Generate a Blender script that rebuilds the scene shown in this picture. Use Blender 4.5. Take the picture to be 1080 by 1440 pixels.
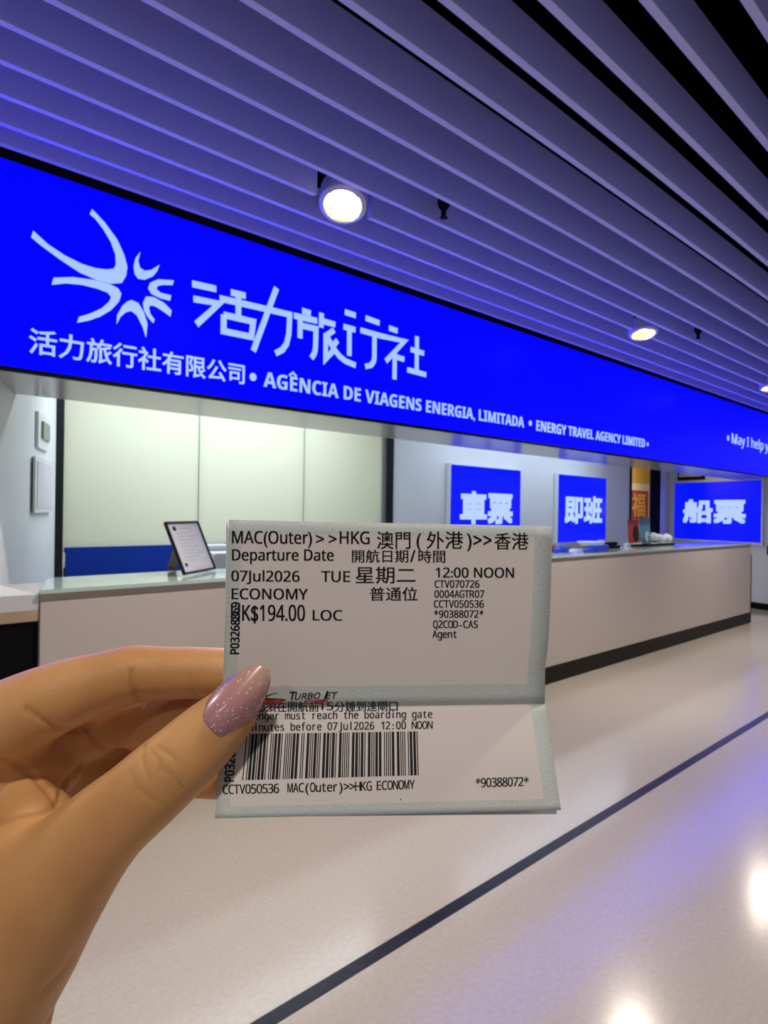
import bpy, bmesh, math, random
import numpy as np
from mathutils import Vector, Matrix

for o in list(bpy.data.objects):
    bpy.data.objects.remove(o)
SC = bpy.context.scene
COL = SC.collection
random.seed(4)

# ------------------------------------------------------------------ camera
# world frame: X runs along the counter, Y goes into the agency, Z is up
EYE = Vector((0.0, 0.0, 1.45))
RGT = Vector((0.69146656, -0.72225575, 0.01485372))
UPV = Vector((-0.00909846, 0.01185284, 0.99988836))
FWD = Vector((0.72235117, 0.69152451, -0.00162443))
FPX = 1027.57
cam_data = bpy.data.cameras.new('camera')
cam_data.sensor_width = 36.0
cam_data.lens = FPX / 1440.0 * 36.0
cam_data.clip_start = 0.01
cam_data.clip_end = 80.0
cam_data.dof.use_dof = True
cam_data.dof.focus_distance = 0.197
cam_data.dof.aperture_fstop = 55.0
cam = bpy.data.objects.new('camera', cam_data)
COL.objects.link(cam)
m = Matrix.Identity(4)
for i in range(3):
    m[i][0] = RGT[i]; m[i][1] = UPV[i]; m[i][2] = -FWD[i]; m[i][3] = EYE[i]
cam.matrix_world = m
SC.camera = cam

# ------------------------------------------------------------------ light
SC.view_settings.view_transform = 'Standard'
SC.view_settings.look = 'None'
SC.view_settings.exposure = 0.0
SC.view_settings.gamma = 1.0
SC.view_settings.use_curve_mapping = False
world = bpy.data.worlds.new('hall_light')
SC.world = world
world.use_nodes = True
bg = world.node_tree.nodes['Background']
bg.inputs[0].default_value = (0.96, 0.92, 1.00, 1)
bg.inputs[1].default_value = 0.20
DOWNLIGHT_W = 33.0      # lamps in front of the sign
HALL_W = 11.5           # unseen row behind the viewer, partly added to light the ticket
ROOM_W = 34.0

def area(name, loc, sx, sy, watts, color, spread=180, rot=(0, 0, 0), shape='RECTANGLE'):
    d = bpy.data.lights.new(name, 'AREA')
    d.shape = shape; d.size = sx
    if shape == 'RECTANGLE':
        d.size_y = sy
    d.energy = watts; d.color = color; d.spread = math.radians(spread)
    o = bpy.data.objects.new(name, d); COL.objects.link(o)
    o.location = loc; o.rotation_euler = rot
    return o

# ------------------------------------------------------------------ materials
def srgb(r, g, b):
    f = lambda c: (c / 255 / 12.92) if c / 255 <= 0.04045 else ((c / 255 + 0.055) / 1.055) ** 2.4
    return (f(r), f(g), f(b), 1)

def mat(name, col, rough=0.5, metal=0.0, spec=0.5, emit=None, strength=1.0, coat=0.0,
        noise=None, bump=None):
    """noise=(scale, amount): gentle mottling of the base colour; bump=(scale, strength, distance)."""
    mt = bpy.data.materials.new(name); mt.use_nodes = True
    nt = mt.node_tree; b = nt.nodes['Principled BSDF']
    b.inputs['Base Color'].default_value = col
    b.inputs['Roughness'].default_value = rough
    b.inputs['Metallic'].default_value = metal
    b.inputs['Specular IOR Level'].default_value = spec
    b.inputs['Coat Weight'].default_value = coat
    if emit is not None:
        b.inputs['Emission Color'].default_value = emit
        b.inputs['Emission Strength'].default_value = strength
    if noise or bump:
        tc = nt.nodes.new('ShaderNodeTexCoord')
    if noise:
        n = nt.nodes.new('ShaderNodeTexNoise')
        n.inputs['Scale'].default_value = noise[0]; n.inputs['Detail'].default_value = 4
        r = nt.nodes.new('ShaderNodeValToRGB')
        a = noise[1]
        r.color_ramp.elements[0].position = 0.3; r.color_ramp.elements[1].position = 0.7
        r.color_ramp.elements[0].color = tuple(c * (1 - a) for c in col[:3]) + (1,)
        r.color_ramp.elements[1].color = tuple(min(1, c * (1 + a)) for c in col[:3]) + (1,)
        nt.links.new(tc.outputs['Object'], n.inputs['Vector'])
        nt.links.new(n.outputs['Fac'], r.inputs['Fac'])
        nt.links.new(r.outputs['Color'], b.inputs['Base Color'])
    if bump:
        n2 = nt.nodes.new('ShaderNodeTexNoise')
        n2.inputs['Scale'].default_value = bump[0]; n2.inputs['Detail'].default_value = 3
        bp = nt.nodes.new('ShaderNodeBump')
        bp.inputs['Strength'].default_value = bump[1]; bp.inputs['Distance'].default_value = bump[2]
        nt.links.new(tc.outputs['Object'], n2.inputs['Vector'])
        nt.links.new(n2.outputs['Fac'], bp.inputs['Height'])
        nt.links.new(bp.outputs['Normal'], b.inputs['Normal'])
    return mt

M = {}
M['floor'] = mat('polished_floor', (0.505, 0.463, 0.378, 1), 0.16, spec=0.36, noise=(55, 0.06), bump=(9, 0.05, 0.004))
M['stripe'] = mat('black_stone', (0.010, 0.011, 0.015, 1), 0.3, spec=0.25, noise=(30, 0.6))
M['black'] = mat('matt_black', (0.004, 0.004, 0.005, 1), 0.8, spec=0.1)
M['plenum'] = mat('black_void', (0.002, 0.002, 0.002, 1), 0.95, spec=0.0)
M['slat'] = mat('slat_blue_spill', (0.47, 0.49, 0.80, 1), 0.55, spec=0.3)  # blue spill from the sign mixed into the slats' base colour
M['soffit'] = mat('soffit_laminate', (0.33, 0.31, 0.30, 1), 0.2, spec=0.4)
M['wall'] = mat('white_wall_paint', (0.74, 0.76, 0.79, 1), 0.5, spec=0.3, noise=(3, 0.02))
M['yellow_wall'] = mat('yellow_wall_paint', (0.62, 0.38, 0.05, 1), 0.6)
M['beige'] = mat('beige_ledge_wood', (0.55, 0.42, 0.27, 1), 0.4, noise=(6, 0.08))
M['panel_white'] = mat('counter_laminate', (0.66, 0.60, 0.55, 1), 0.22, spec=0.5)
M['rail'] = mat('counter_rail_laminate', (0.42, 0.36, 0.31, 1), 0.3, spec=0.4)
M['kick'] = mat('dark_kickboard', (0.010, 0.005, 0.005, 1), 0.5, spec=0.2)
M['glass_top'] = mat('mint_glass', (0.62, 0.80, 0.76, 1), 0.06, spec=0.7, coat=0.3)
M['frosted'] = mat('frosted_glass', (0.80, 0.83, 0.72, 1), 0.28, spec=0.4)
_f = M['frosted']; _nt = _f.node_tree; _p = _nt.nodes['Principled BSDF']
_tl = _nt.nodes.new('ShaderNodeBsdfTranslucent'); _tl.inputs['Color'].default_value = (0.93, 0.95, 0.84, 1)
_mx = _nt.nodes.new('ShaderNodeMixShader'); _mx.inputs[0].default_value = 0.5
_nt.links.new(_p.outputs[0], _mx.inputs[1]); _nt.links.new(_tl.outputs[0], _mx.inputs[2])
_nt.links.new(_mx.outputs[0], _nt.nodes['Material Output'].inputs['Surface'])
M['darkmetal'] = mat('dark_metal', (0.010, 0.013, 0.017, 1), 0.6, spec=0.15)
M['greymetal'] = mat('grey_metal', (0.25, 0.28, 0.28, 1), 0.4, metal=0.5)
M['blue_panel'] = mat('blue_laminate', (0.002, 0.030, 0.30, 1), 0.6, spec=0.15)
M['sign_blue'] = mat('sign_face_blue', (0.0, 0.0, 0.02, 1), 0.3, spec=0.05, emit=(0.0008, 0.0012, 3.4, 1), strength=1.0)
M['sign_white'] = mat('sign_lettering', (0.1, 0.1, 0.1, 1), 0.4, emit=srgb(166, 196, 255), strength=1.0)
M['screen_blue'] = mat('screen_blue', (0.0, 0.0, 0.02, 1), 0.25, spec=0.2, emit=(0.001, 0.008, 0.95, 1), strength=1.0)
M['screen_text'] = mat('screen_text', (0.1, 0.1, 0.1, 1), 0.4, emit=srgb(172, 198, 255), strength=1.0)
M['ring'] = mat('white_enamel', (0.62, 0.62, 0.68, 1), 0.35)
M['reflector'] = mat('gold_reflector', (0.90, 0.78, 0.42, 1), 0.22, metal=0.9)
M['bulb'] = mat('lamp_glow', (1, 1, 1, 1), 0.5, emit=(1.0, 0.93, 0.75, 1), strength=60)
M['paper'] = mat('printed_paper', (0.66, 0.64, 0.70, 1), 0.6)
M['ink'] = mat('black_ink', (0.010, 0.010, 0.013, 1), 0.6, spec=0.2)
M['grey_ink'] = mat('grey_ink', (0.46, 0.45, 0.50, 1), 0.6)
M['brown'] = mat('brown_card', (0.16, 0.085, 0.04, 1), 0.6, noise=(40, 0.2))
M['white_plastic'] = mat('white_plastic', (0.72, 0.74, 0.78, 1), 0.35)
M['lcd'] = mat('lcd_glass', (0.16, 0.19, 0.16, 1), 0.25)
M['red'] = mat('red_print', (0.42, 0.03, 0.03, 1), 0.55)
M['red_ink'] = mat('red_ink', (0.42, 0.02, 0.03, 1), 0.6)
M['gold'] = mat('gold_print', (0.72, 0.42, 0.06, 1), 0.45)
M['cream'] = mat('cream_mount', (0.74, 0.66, 0.54, 1), 0.6)
M['teal'] = mat('teal_print', (0.06, 0.25, 0.38, 1), 0.4)
M['blue_plastic'] = mat('blue_plastic', (0.01, 0.06, 0.62, 1), 0.4)
M['pale_yellow'] = mat('pale_yellow', (0.75, 0.70, 0.45, 1), 0.5)

# ------------------------------------------------------------------ helpers
def new_obj(name, bm, material, parent=None, smooth=False):
    me = bpy.data.meshes.new(name)
    bmesh.ops.recalc_face_normals(bm, faces=bm.faces)
    bm.to_mesh(me); bm.free()
    mats = material if isinstance(material, (list, tuple)) else [material]
    for mm in mats:
        me.materials.append(mm)
    if smooth:
        for p in me.polygons:
            p.use_smooth = True
    o = bpy.data.objects.new(name, me); COL.objects.link(o)
    if parent is not None:
        o.parent = parent
        o.matrix_parent_inverse = Matrix.Translation(-parent.location) if parent.type == 'EMPTY' else Matrix.Identity(4)
    return o

def tag(o, label, cat, group=None):
    o['label'] = label; o['category'] = cat
    if group:
        o['group'] = group
    return o

def thing(name, loc, label, cat, group=None):
    o = bpy.data.objects.new(name, None); COL.objects.link(o)
    o.location = loc; o.empty_display_size = 0.05
    return tag(o, label, cat, group)

def structure(o):
    o['kind'] = 'structure'
    return o

def box(bm, x0, x1, y0, y1, z0, z1, bevel=0.0):
    vs = [bm.verts.new((x, y, z)) for x in (x0, x1) for y in (y0, y1) for z in (z0, z1)]
    idx = [(0, 1, 3, 2), (4, 6, 7, 5), (0, 4, 5, 1), (2, 3, 7, 6), (0, 2, 6, 4), (1, 5, 7, 3)]
    fs = [bm.faces.new([vs[i] for i in f]) for f in idx]
    if bevel > 0:
        es = list({e for f in fs for e in f.edges})
        bmesh.ops.bevel(bm, geom=es, offset=bevel, segments=2, affect='EDGES', profile=0.5)
    return vs

def boxes(*bs, bevel=0.0):
    bm = bmesh.new()
    for b in bs:
        box(bm, *b, bevel=bevel)
    return bm

def prism(bm, pts, vec):
    """extrude a planar polygon (3D points) by vec."""
    vec = Vector(vec)
    a = [bm.verts.new(p) for p in pts]
    b = [bm.verts.new(Vector(p) + vec) for p in pts]
    bm.faces.new(a); bm.faces.new(b[::-1])
    n = len(pts)
    for i in range(n):
        bm.faces.new((a[i], b[i], b[(i + 1) % n], a[(i + 1) % n]))

def lathe(bm, prof, cx, cy, n=40, closed=False):
    rings = []
    for r, z in prof:
        if r < 1e-6:
            rings.append([bm.verts.new((cx, cy, z))])
        else:
            rings.append([bm.verts.new((cx + r * math.cos(2 * math.pi * i / n), cy + r * math.sin(2 * math.pi * i / n), z)) for i in range(n)])
    pairs = list(zip(rings, rings[1:]))
    if closed:
        pairs.append((rings[-1], rings[0]))
    for a, b in pairs:
        for i in range(n):
            j = (i + 1) % n
            if len(a) == 1 and len(b) == 1:
                continue
            if len(a) == 1:
                bm.faces.new((a[0], b[i], b[j]))
            elif len(b) == 1:
                bm.faces.new((a[i], a[j], b[0]))
            else:
                bm.faces.new((a[i], a[j], b[j], b[i]))

_cache = {}
def glyphs(s, bold=0.0):
    """flat letters of a string in em units: (verts [(x, y)], faces)."""
    k = (s, bold)
    if k not in _cache:
        c = bpy.data.curves.new('glyph', 'FONT'); c.body = s; c.offset = bold; c.resolution_u = 3
        o = bpy.data.objects.new('glyph', c); COL.objects.link(o)
        dg = bpy.context.evaluated_depsgraph_get()
        me = bpy.data.meshes.new_from_object(o.evaluated_get(dg))
        vs = [(v.co.x, v.co.y) for v in me.vertices]
        fs = [tuple(p.vertices) for p in me.polygons]
        bpy.data.objects.remove(o); bpy.data.curves.remove(c); bpy.data.meshes.remove(me)
        _cache[k] = (vs, fs)
    return _cache[k]

def sans(s, style='sans'):
    """plain letters swapped for their upright sans, bold sans or fixed-pitch forms."""
    U, l, d = {'sans': (0x1D5A0, 0x1D5BA, 0x1D7E2), 'bold': (0x1D5D4, 0x1D5EE, 0x1D7EC), 'mono': (0x1D670, 0x1D68A, 0x1D7F6)}[style]
    out = ''
    for ch in s:
        if 'A' <= ch <= 'Z': out += chr(U + ord(ch) - 65)
        elif 'a' <= ch <= 'z': out += chr(l + ord(ch) - 97)
        elif '0' <= ch <= '9': out += chr(d + ord(ch) - 48)
        else: out += ch
    return out

def put_text(bm, s, place, x0, x1, base0, base1, cap, bold=0.0, cjk=False, shear=0.0, mono=False, style='sans', heavy=0.0, heavy_y=True):
    """fit a line of letters between x0 and x1 on a sloping baseline; place(x, y) -> 3D point; cap = letter height (signed, in y units)."""
    sc = cap / (0.93 if cjk else 0.717)
    if not cjk:
        s = sans(s, style)
    if mono:
        n = len(s); pitch = (x1 - x0) / n
        items = []
        for i, ch in enumerate(s):
            if ch == ' ':
                continue
            vs, fs = glyphs(ch, bold)
            a = min(v[0] for v in vs); b = max(v[0] for v in vs)
            w = b - a
            kx = min(pitch * 0.92 / max(w, 0.05), abs(sc) * (0.86 if w > 0.3 else 1.0))
            cx = x0 + (i + 0.5) * pitch
            items.append(([(cx + (v[0] - (a + b) / 2) * kx, v[1] * sc) for v in vs], fs))
    else:
        vs, fs = glyphs(s, bold)
        vs = [(v[0] + shear * v[1], v[1]) for v in vs]
        a = min(v[0] for v in vs); b = max(v[0] for v in vs)
        k = (x1 - x0) / (b - a)
        items = [([(x0 + (v[0] - a) * k, (v[1] + (0.082 if cjk else 0)) * sc) for v in vs], fs)]
    if heavy:
        # heavy strokes: the same outlines repeated slightly to the side and up
        items = [([(x + dx * heavy, y + dy * heavy) for x, y in vs], fs) for vs, fs in items for dx in (-1, 0, 1) for dy in ((-1, 0, 1) if heavy_y else (0,))]
    for vs, fs in items:
        nv = []
        for x, y in vs:
            t = (x - x0) / (x1 - x0)
            nv.append(bm.verts.new(place(x, base0 + (base1 - base0) * t + y)))
        for f in fs:
            try:
                bm.faces.new([nv[i] for i in f])
            except ValueError:
                pass

def thicken(bm, vec):
    """give flat lettering a little depth along vec."""
    r = bmesh.ops.extrude_face_region(bm, geom=list(bm.faces))
    vs = [e for e in r['geom'] if isinstance(e, bmesh.types.BMVert)]
    bmesh.ops.translate(bm, verts=vs, vec=vec)

def stroke(bm, pts, w, place, depth):
    """a rounded bar following a polyline in a plane."""
    pts = [Vector(p) for p in pts]
    out_l, out_r = [], []
    n = len(pts)
    for i, p in enumerate(pts):
        d0 = (pts[i] - pts[i - 1]).normalized() if i > 0 else None
        d1 = (pts[i + 1] - pts[i]).normalized() if i < n - 1 else None
        if d0 is None: d0 = d1
        if d1 is None: d1 = d0
        nrm = Vector((-(d0.y + d1.y), d0.x + d1.x))
        if nrm.length < 1e-4:
            nrm = Vector((-d0.y, d0.x))
        nrm.normalize()
        c = max(0.42, nrm.dot(Vector((-d0.y, d0.x))))
        off = nrm * (w / 2 / c)
        e = Vector((0, 0))
        out_l.append(p + off); out_r.append(p - off)
    d = (pts[1] - pts[0]).normalized(); e = (pts[-1] - pts[-2]).normalized()
    if (pts[0] - pts[-1]).length > 1e-3:
        out_l[0] = out_l[0] - d * w * 0.3; out_r[0] = out_r[0] - d * w * 0.3
        out_l[-1] = out_l[-1] + e * w * 0.3; out_r[-1] = out_r[-1] + e * w * 0.3
    for i in range(n - 1):
        q = [place(*out_l[i]), place(*out_l[i + 1]), place(*out_r[i + 1]), place(*out_r[i])]
        prism(bm, q, depth)

def disc(bm, cx, cz, r, place, depth, n=18):
    prism(bm, [place(cx + r * math.cos(2 * math.pi * i / n), cz + r * math.sin(2 * math.pi * i / n)) for i in range(n)], depth)

# ------------------------------------------------------------------ the setting
structure(new_obj('floor', boxes((-5, 17, -5, 8.5, -0.12, 0.0)), M['floor']))
tr = structure(new_obj('trim_1', boxes((-5, 15, 1.625, 1.678, -0.02, 0.0012)), M['stripe']))
structure(new_obj('ceiling', boxes((-4.5, 15.2, -4.5, 3.30, 3.55, 3.65), (-4.5, 15.2, 3.5, 3.6, 3.0, 3.65)), M['plenum']))
structure(new_obj('ceiling_room', boxes((0.9, 15.2, 3.62, 8.4, 2.72, 2.80)), M['wall']))
structure(new_obj('trim_2', boxes((-0.6, 14.5, 3.305, 4.05, 2.035, 2.06)), M['soffit']))

def slant_wall(name, p, d, t0, t1, z0, z1, thick, material):
    d = Vector(d).normalized(); nrm = Vector((-d.y, d.x))
    a = Vector(p) + d * t0; b = Vector(p) + d * t1
    q = [a, b, b + nrm * thick, a + nrm * thick]
    bm = bmesh.new()
    prism(bm, [(v.x, v.y, z0) for v in q], (0, 0, z1 - z0))
    return new_obj(name, bm, material)

LP, LD = (1.43, 4.05), (0.49, 0.872)
bm = bmesh.new()
def slant_prism(bm, p, d, t0, t1, z0, z1, thick, off=0.0):
    d = Vector(d).normalized(); nrm = Vector((-d.y, d.x))
    a = Vector(p) + d * t0 + nrm * off; b = Vector(p) + d * t1 + nrm * off
    q = [a, b, b + nrm * thick, a + nrm * thick]
    prism(bm, [(v.x, v.y, z0) for v in q], (0, 0, z1 - z0))
slant_prism(bm, LP, LD, -0.70, 0.0, 0.0, 2.034, 0.12)
slant_prism(bm, LP, LD, 0.0, 1.56, 0.0, 2.719, 0.12)
structure(new_obj('wall_left', bm, M['wall']))
FP, FD = (12.3, 3.6), (0.394, 0.919)
bm = bmesh.new()
slant_prism(bm, FP, FD, -0.62, 0.49, 0.0, 2.034, -0.15)
slant_prism(bm, FP, FD, 0.49, 1.95, 0.0, 2.719, -0.15)
structure(new_obj('wall_right', bm, M['wall']))
bm = bmesh.new()
slant_prism(bm, FP, FD, -0.62, 1.95, 0.0, 0.10, 0.015, 0.001)
structure(new_obj('baseboard_right', bm, M['black']))
structure(new_obj('wall_back', boxes((5.75, 11.47, 5.40, 5.50, 0, 2.719), (12.66, 13.2, 5.40, 5.50, 0, 2.719)), M['wall']))
structure(new_obj('wall_corridor', boxes((11.0, 15.2, 6.32, 6.42, 0, 2.719)), M['yellow_wall']))
structure(new_obj('trim_3', boxes((12.27, 12.66, 5.385, 5.41, 0, 2.719)), M['black']))
structure(new_obj('trim_4', boxes((11.47, 11.535, 5.385, 5.52, 0, 2.719)), M['darkmetal']))
# beige ledge and the black recess below it, left of the counter
structure(new_obj('trim_5', boxes((-1.2, 1.257, 3.268, 3.285, 0.951, 0.999)), M['beige']))
structure(new_obj('wall_ledge', boxes((-1.2, 1.257, 3.275, 3.75, 0.0, 0.9505)), M['black']))
structure(new_obj('trim_9', boxes((-1.2, 1.257, 3.2855, 3.80, 0.951, 0.999), (-1.2, 1.257, 3.269, 3.80, 0.9992, 1.066)), M['wall']))

# frosted glass partition: three panes on a slim frame
gl = bmesh.new()
structure(new_obj('window_1', boxes((2.24, 3.367, 5.40, 5.42, 0.05, 2.715), (3.379, 4.519, 5.40, 5.42, 0.05, 2.715),
                                    (4.531, 5.60, 5.40, 5.42, 0.05, 2.715)), M['frosted']))
structure(new_obj('trim_6', boxes((3.367, 3.379, 5.404, 5.416, 0.05, 2.715), (4.519, 4.531, 5.404, 5.416, 0.05, 2.715),
                                  (5.60, 5.655, 5.385, 5.44, 0, 2.719)), M['greymetal']))
structure(new_obj('trim_7', boxes((2.14, 2.225, 5.36, 5.44, 0, 2.719)), M['darkmetal']))
structure(new_obj('trim_8', boxes((5.655, 5.75, 5.37, 5.46, 0, 2.719)), M['darkmetal']))
bp = tag(new_obj('partition_panel', boxes((2.245, 5.58, 5.355, 5.385, 0.0, 1.147), bevel=0.003), M['blue_panel']),
         'long low blue panel standing in front of the frosted glass', 'panel')
tag(new_obj('hinge', boxes((2.2255, 2.2445, 5.36, 5.385, 1.0, 1.11), bevel=0.002), M['white_plastic']),
    'small pale hinge between the dark post and the blue panel', 'hinge')

# room lamps: linear fixtures under the inner ceiling
for lx, ll in ((3.6, 2.8), (8.2, 4.0)):
    f = thing('linear_lamp', (lx, 4.75, 2.66), 'linear ceiling lamp inside the agency over the ' + ('glass partition' if lx < 5 else 'blue screens'),
              'lamp', 'linear lamps inside the agency')
    new_obj('housing', boxes((lx - ll / 2, lx + ll / 2, 4.66, 4.84, 2.665, 2.7195)), M['white_plastic'], f)
    a = area('tube_light', (lx, 4.75, 2.655), ll - 0.1, 0.16, ROOM_W * (1.4 if lx < 5 else 1.1), (0.86, 0.95, 1.0) if lx < 5 else (0.68, 0.82, 1.0))
area('corridor_light', (12.3, 5.95, 2.70), 1.6, 0.5, 45, (1.0, 0.88, 0.66))
structure(new_obj('wall_rear', boxes((1.6, 5.8, 7.4, 7.5, 0, 2.719)), M['wall']))
area('rear_room_light', (3.9, 6.5, 2.70), 3.4, 1.0, 42, (1.0, 0.97, 0.90))

# ------------------------------------------------------------------ ceiling slats
ORD = ['first', 'second', 'third', 'fourth', 'fifth', 'sixth', 'seventh', 'eighth', 'ninth', 'tenth', 'eleventh', 'twelfth', 'thirteenth', 'fourteenth']
DL_X = [2.46 + 3.38 * k for k in (-1, 0, 1, 2)]
ROW2_X = [1.16 + 1.69 * k for k in (-2, -1, 0, 1, 2, 4)]
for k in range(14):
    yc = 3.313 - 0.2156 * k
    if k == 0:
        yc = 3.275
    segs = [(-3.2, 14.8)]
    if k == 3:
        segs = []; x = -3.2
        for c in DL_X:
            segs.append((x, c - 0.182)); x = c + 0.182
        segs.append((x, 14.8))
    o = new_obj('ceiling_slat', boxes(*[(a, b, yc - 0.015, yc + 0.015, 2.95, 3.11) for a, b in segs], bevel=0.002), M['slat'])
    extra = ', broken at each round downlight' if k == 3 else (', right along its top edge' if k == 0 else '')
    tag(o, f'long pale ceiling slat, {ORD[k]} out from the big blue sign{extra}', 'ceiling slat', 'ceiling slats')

# ------------------------------------------------------------------ downlights
# the lamps are swivelled in their rings, each a little differently
def downlight(x, y, label, group, tilt):
    t = thing('downlight', (x, y, 2.96), label, 'downlight', group)
    ang, dx, dy = tilt
    h = Vector((dx, dy, 0)).normalized() * math.sin(math.radians(ang))
    swing = Vector((0, 0, -1)).rotation_difference(Vector((h.x, h.y, -math.cos(math.radians(ang)))))
    turn = Matrix.Translation((x, y, 2.958)) @ swing.to_matrix().to_4x4()
    def part(name, prof, material, n=48, closed=False, smooth=False):
        bm = bmesh.new(); lathe(bm, prof, 0, 0, n, closed=closed)
        bmesh.ops.transform(bm, matrix=turn, verts=bm.verts)
        return new_obj(name, bm, material, t, smooth=smooth)
    part('trim_ring', [(0.0945, -0.029), (0.104, -0.027), (0.117, -0.016), (0.117, 0.085), (0.112, 0.085), (0.112, -0.010), (0.0945, -0.018)], M['ring'], closed=True)
    part('reflector', [(0.094, -0.0285), (0.088, 0.015), (0.070, 0.050), (0.055, 0.065), (0.055, 0.070), (0.092, 0.035), (0.0942, -0.0285)], M['reflector'], closed=True, smooth=True)
    part('lamp', [(0, 0.034), (0.035, 0.035), (0.054, 0.040), (0.056, 0.055), (0, 0.058)], M['bulb'], n=32, smooth=True)
    part('back_can', [(0, 0.0855), (0.110, 0.0855), (0.105, 0.13), (0, 0.13)], M['black'])
    bm = bmesh.new(); lathe(bm, [(0, 3.06), (0.012, 3.06), (0.012, 3.5495), (0, 3.5495)], x, y + 0.06, 16)
    new_obj('hanger', bm, M['black'], t)
    p = turn @ Vector((0, 0, 0.032))
    area('downlight_beam', tuple(p), 0.10, 0.10, DOWNLIGHT_W, (1.0, 0.88, 0.72), spread=130, shape='DISK', rot=tuple(swing.to_euler()))

names = ['round recessed downlight above the left end of the counter', 'round downlight nearest above the sign logo lettering',
         'second round downlight, half as large, over the middle of the sign', 'farthest round downlight at the right edge of the picture']
for c, nm, tl in zip(DL_X, names, ((20, -0.7, -0.7), (27, -0.78, -0.62), (15, -0.62, -0.78), (14, -0.7, -0.7))):
    downlight(c - 0.025, 2.64, nm, 'downlights along the sign', tl)
area('downlight_beam', (12.56, 2.64, 2.95), 0.12, 0.12, DOWNLIGHT_W, (1.0, 0.88, 0.74), spread=150, shape='DISK')   # unseen next lamp of the row, added to brighten the right wall
for i, c in enumerate(ROW2_X):
    # unseen second row behind the camera; in-between lamps added to brighten the ticket
    area('downlight_beam', (c, -0.35, 2.93), 0.12, 0.12, HALL_W, (1.0, 0.88, 0.76), spread=150, shape='DISK')

# black sprinklers hanging between the slats
for i, x in enumerate((2.85, 6.21)):
    t = thing('sprinkler', (x, 2.343, 3.1), ('nearer' if i == 0 else 'farther') + ' small black sprinkler hanging between two ceiling slats', 'sprinkler', 'black sprinklers')
    bm = bmesh.new(); lathe(bm, [(0, 3.55), (0.016, 3.55), (0.016, 3.0), (0, 3.0)], x, 2.343, 14)
    new_obj('pipe', bm, M['black'], t)
    bm = bmesh.new(); lathe(bm, [(0, 3.02), (0.034, 3.02), (0.030, 2.985), (0.014, 2.965), (0.012, 2.935), (0.020, 2.932), (0.020, 2.926), (0, 2.926)], x, 2.343, 18)
    new_obj('head', bm, M['black'], t)

# ------------------------------------------------------------------ the big blue sign
SY = 3.30
sp = lambda x, z: (x, SY, z)
sign = thing('sign_lightbox', (7, SY, 2.035), 'long glowing blue signboard over the counter with white emblem and lettering', 'sign')
face = new_obj('face', boxes((-0.6, 14.5, SY, SY + 0.03, 2.040, 2.908), bevel=0.001), M['sign_blue'], sign)
new_obj('housing', boxes((-0.6, 14.5, SY + 0.03, SY + 0.19, 2.061, 3.0)), M['black'], sign)
new_obj('edge_trim', boxes((-0.6, 14.5, SY - 0.004, SY + 0.03, 2.022, 2.0395), (-0.6, 14.5, SY + 0.005, SY + 0.03, 2.9085, 3.0)), M['black'], sign)
EMBLEM = [
[(1.481,2.812),(1.540,2.770),(1.601,2.709),(1.638,2.645),(1.655,2.591),(1.649,2.547),(1.629,2.509),(1.577,2.493),(1.512,2.493),(1.429,2.509),(1.338,2.546),(1.260,2.584),(1.216,2.609),(1.224,2.639),(1.284,2.599),(1.358,2.569),(1.438,2.550),(1.501,2.547),(1.554,2.554),(1.589,2.567),(1.599,2.588),(1.596,2.634),(1.574,2.686),(1.535,2.737),(1.498,2.772),(1.471,2.787)],
[(1.313,2.458),(1.399,2.481),(1.491,2.491),(1.566,2.490),(1.610,2.480),(1.627,2.457),(1.616,2.418),(1.578,2.370),(1.525,2.328),(1.473,2.300),(1.420,2.280),(1.428,2.308),(1.483,2.336),(1.535,2.371),(1.569,2.408),(1.578,2.431),(1.561,2.448),(1.513,2.455),(1.440,2.456),(1.369,2.446),(1.305,2.425)],
[(1.720,2.680),(1.709,2.632),(1.719,2.604),(1.744,2.595),(1.779,2.608),(1.822,2.644),(1.809,2.608),(1.786,2.577),(1.745,2.552),(1.712,2.549),(1.693,2.568),(1.688,2.605),(1.697,2.645)],
[(1.901,2.586),(1.895,2.561),(1.840,2.549),(1.810,2.535),(1.808,2.520),(1.829,2.508),(1.887,2.508),(1.882,2.480),(1.829,2.481),(1.781,2.492),(1.764,2.515),(1.774,2.545),(1.816,2.571)],
[(1.754,2.473),(1.793,2.478),(1.848,2.463),(1.891,2.433),(1.885,2.402),(1.848,2.419),(1.800,2.436),(1.776,2.434),(1.768,2.421),(1.777,2.393),(1.800,2.370),(1.793,2.351),(1.765,2.374),(1.745,2.403),(1.738,2.439)],
[(1.678,2.439),(1.712,2.433),(1.741,2.397),(1.762,2.341),(1.756,2.275),(1.737,2.325),(1.707,2.373),(1.678,2.387),(1.650,2.374),(1.623,2.346),(1.607,2.311),(1.609,2.353),(1.633,2.401),(1.657,2.427)]]
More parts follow.
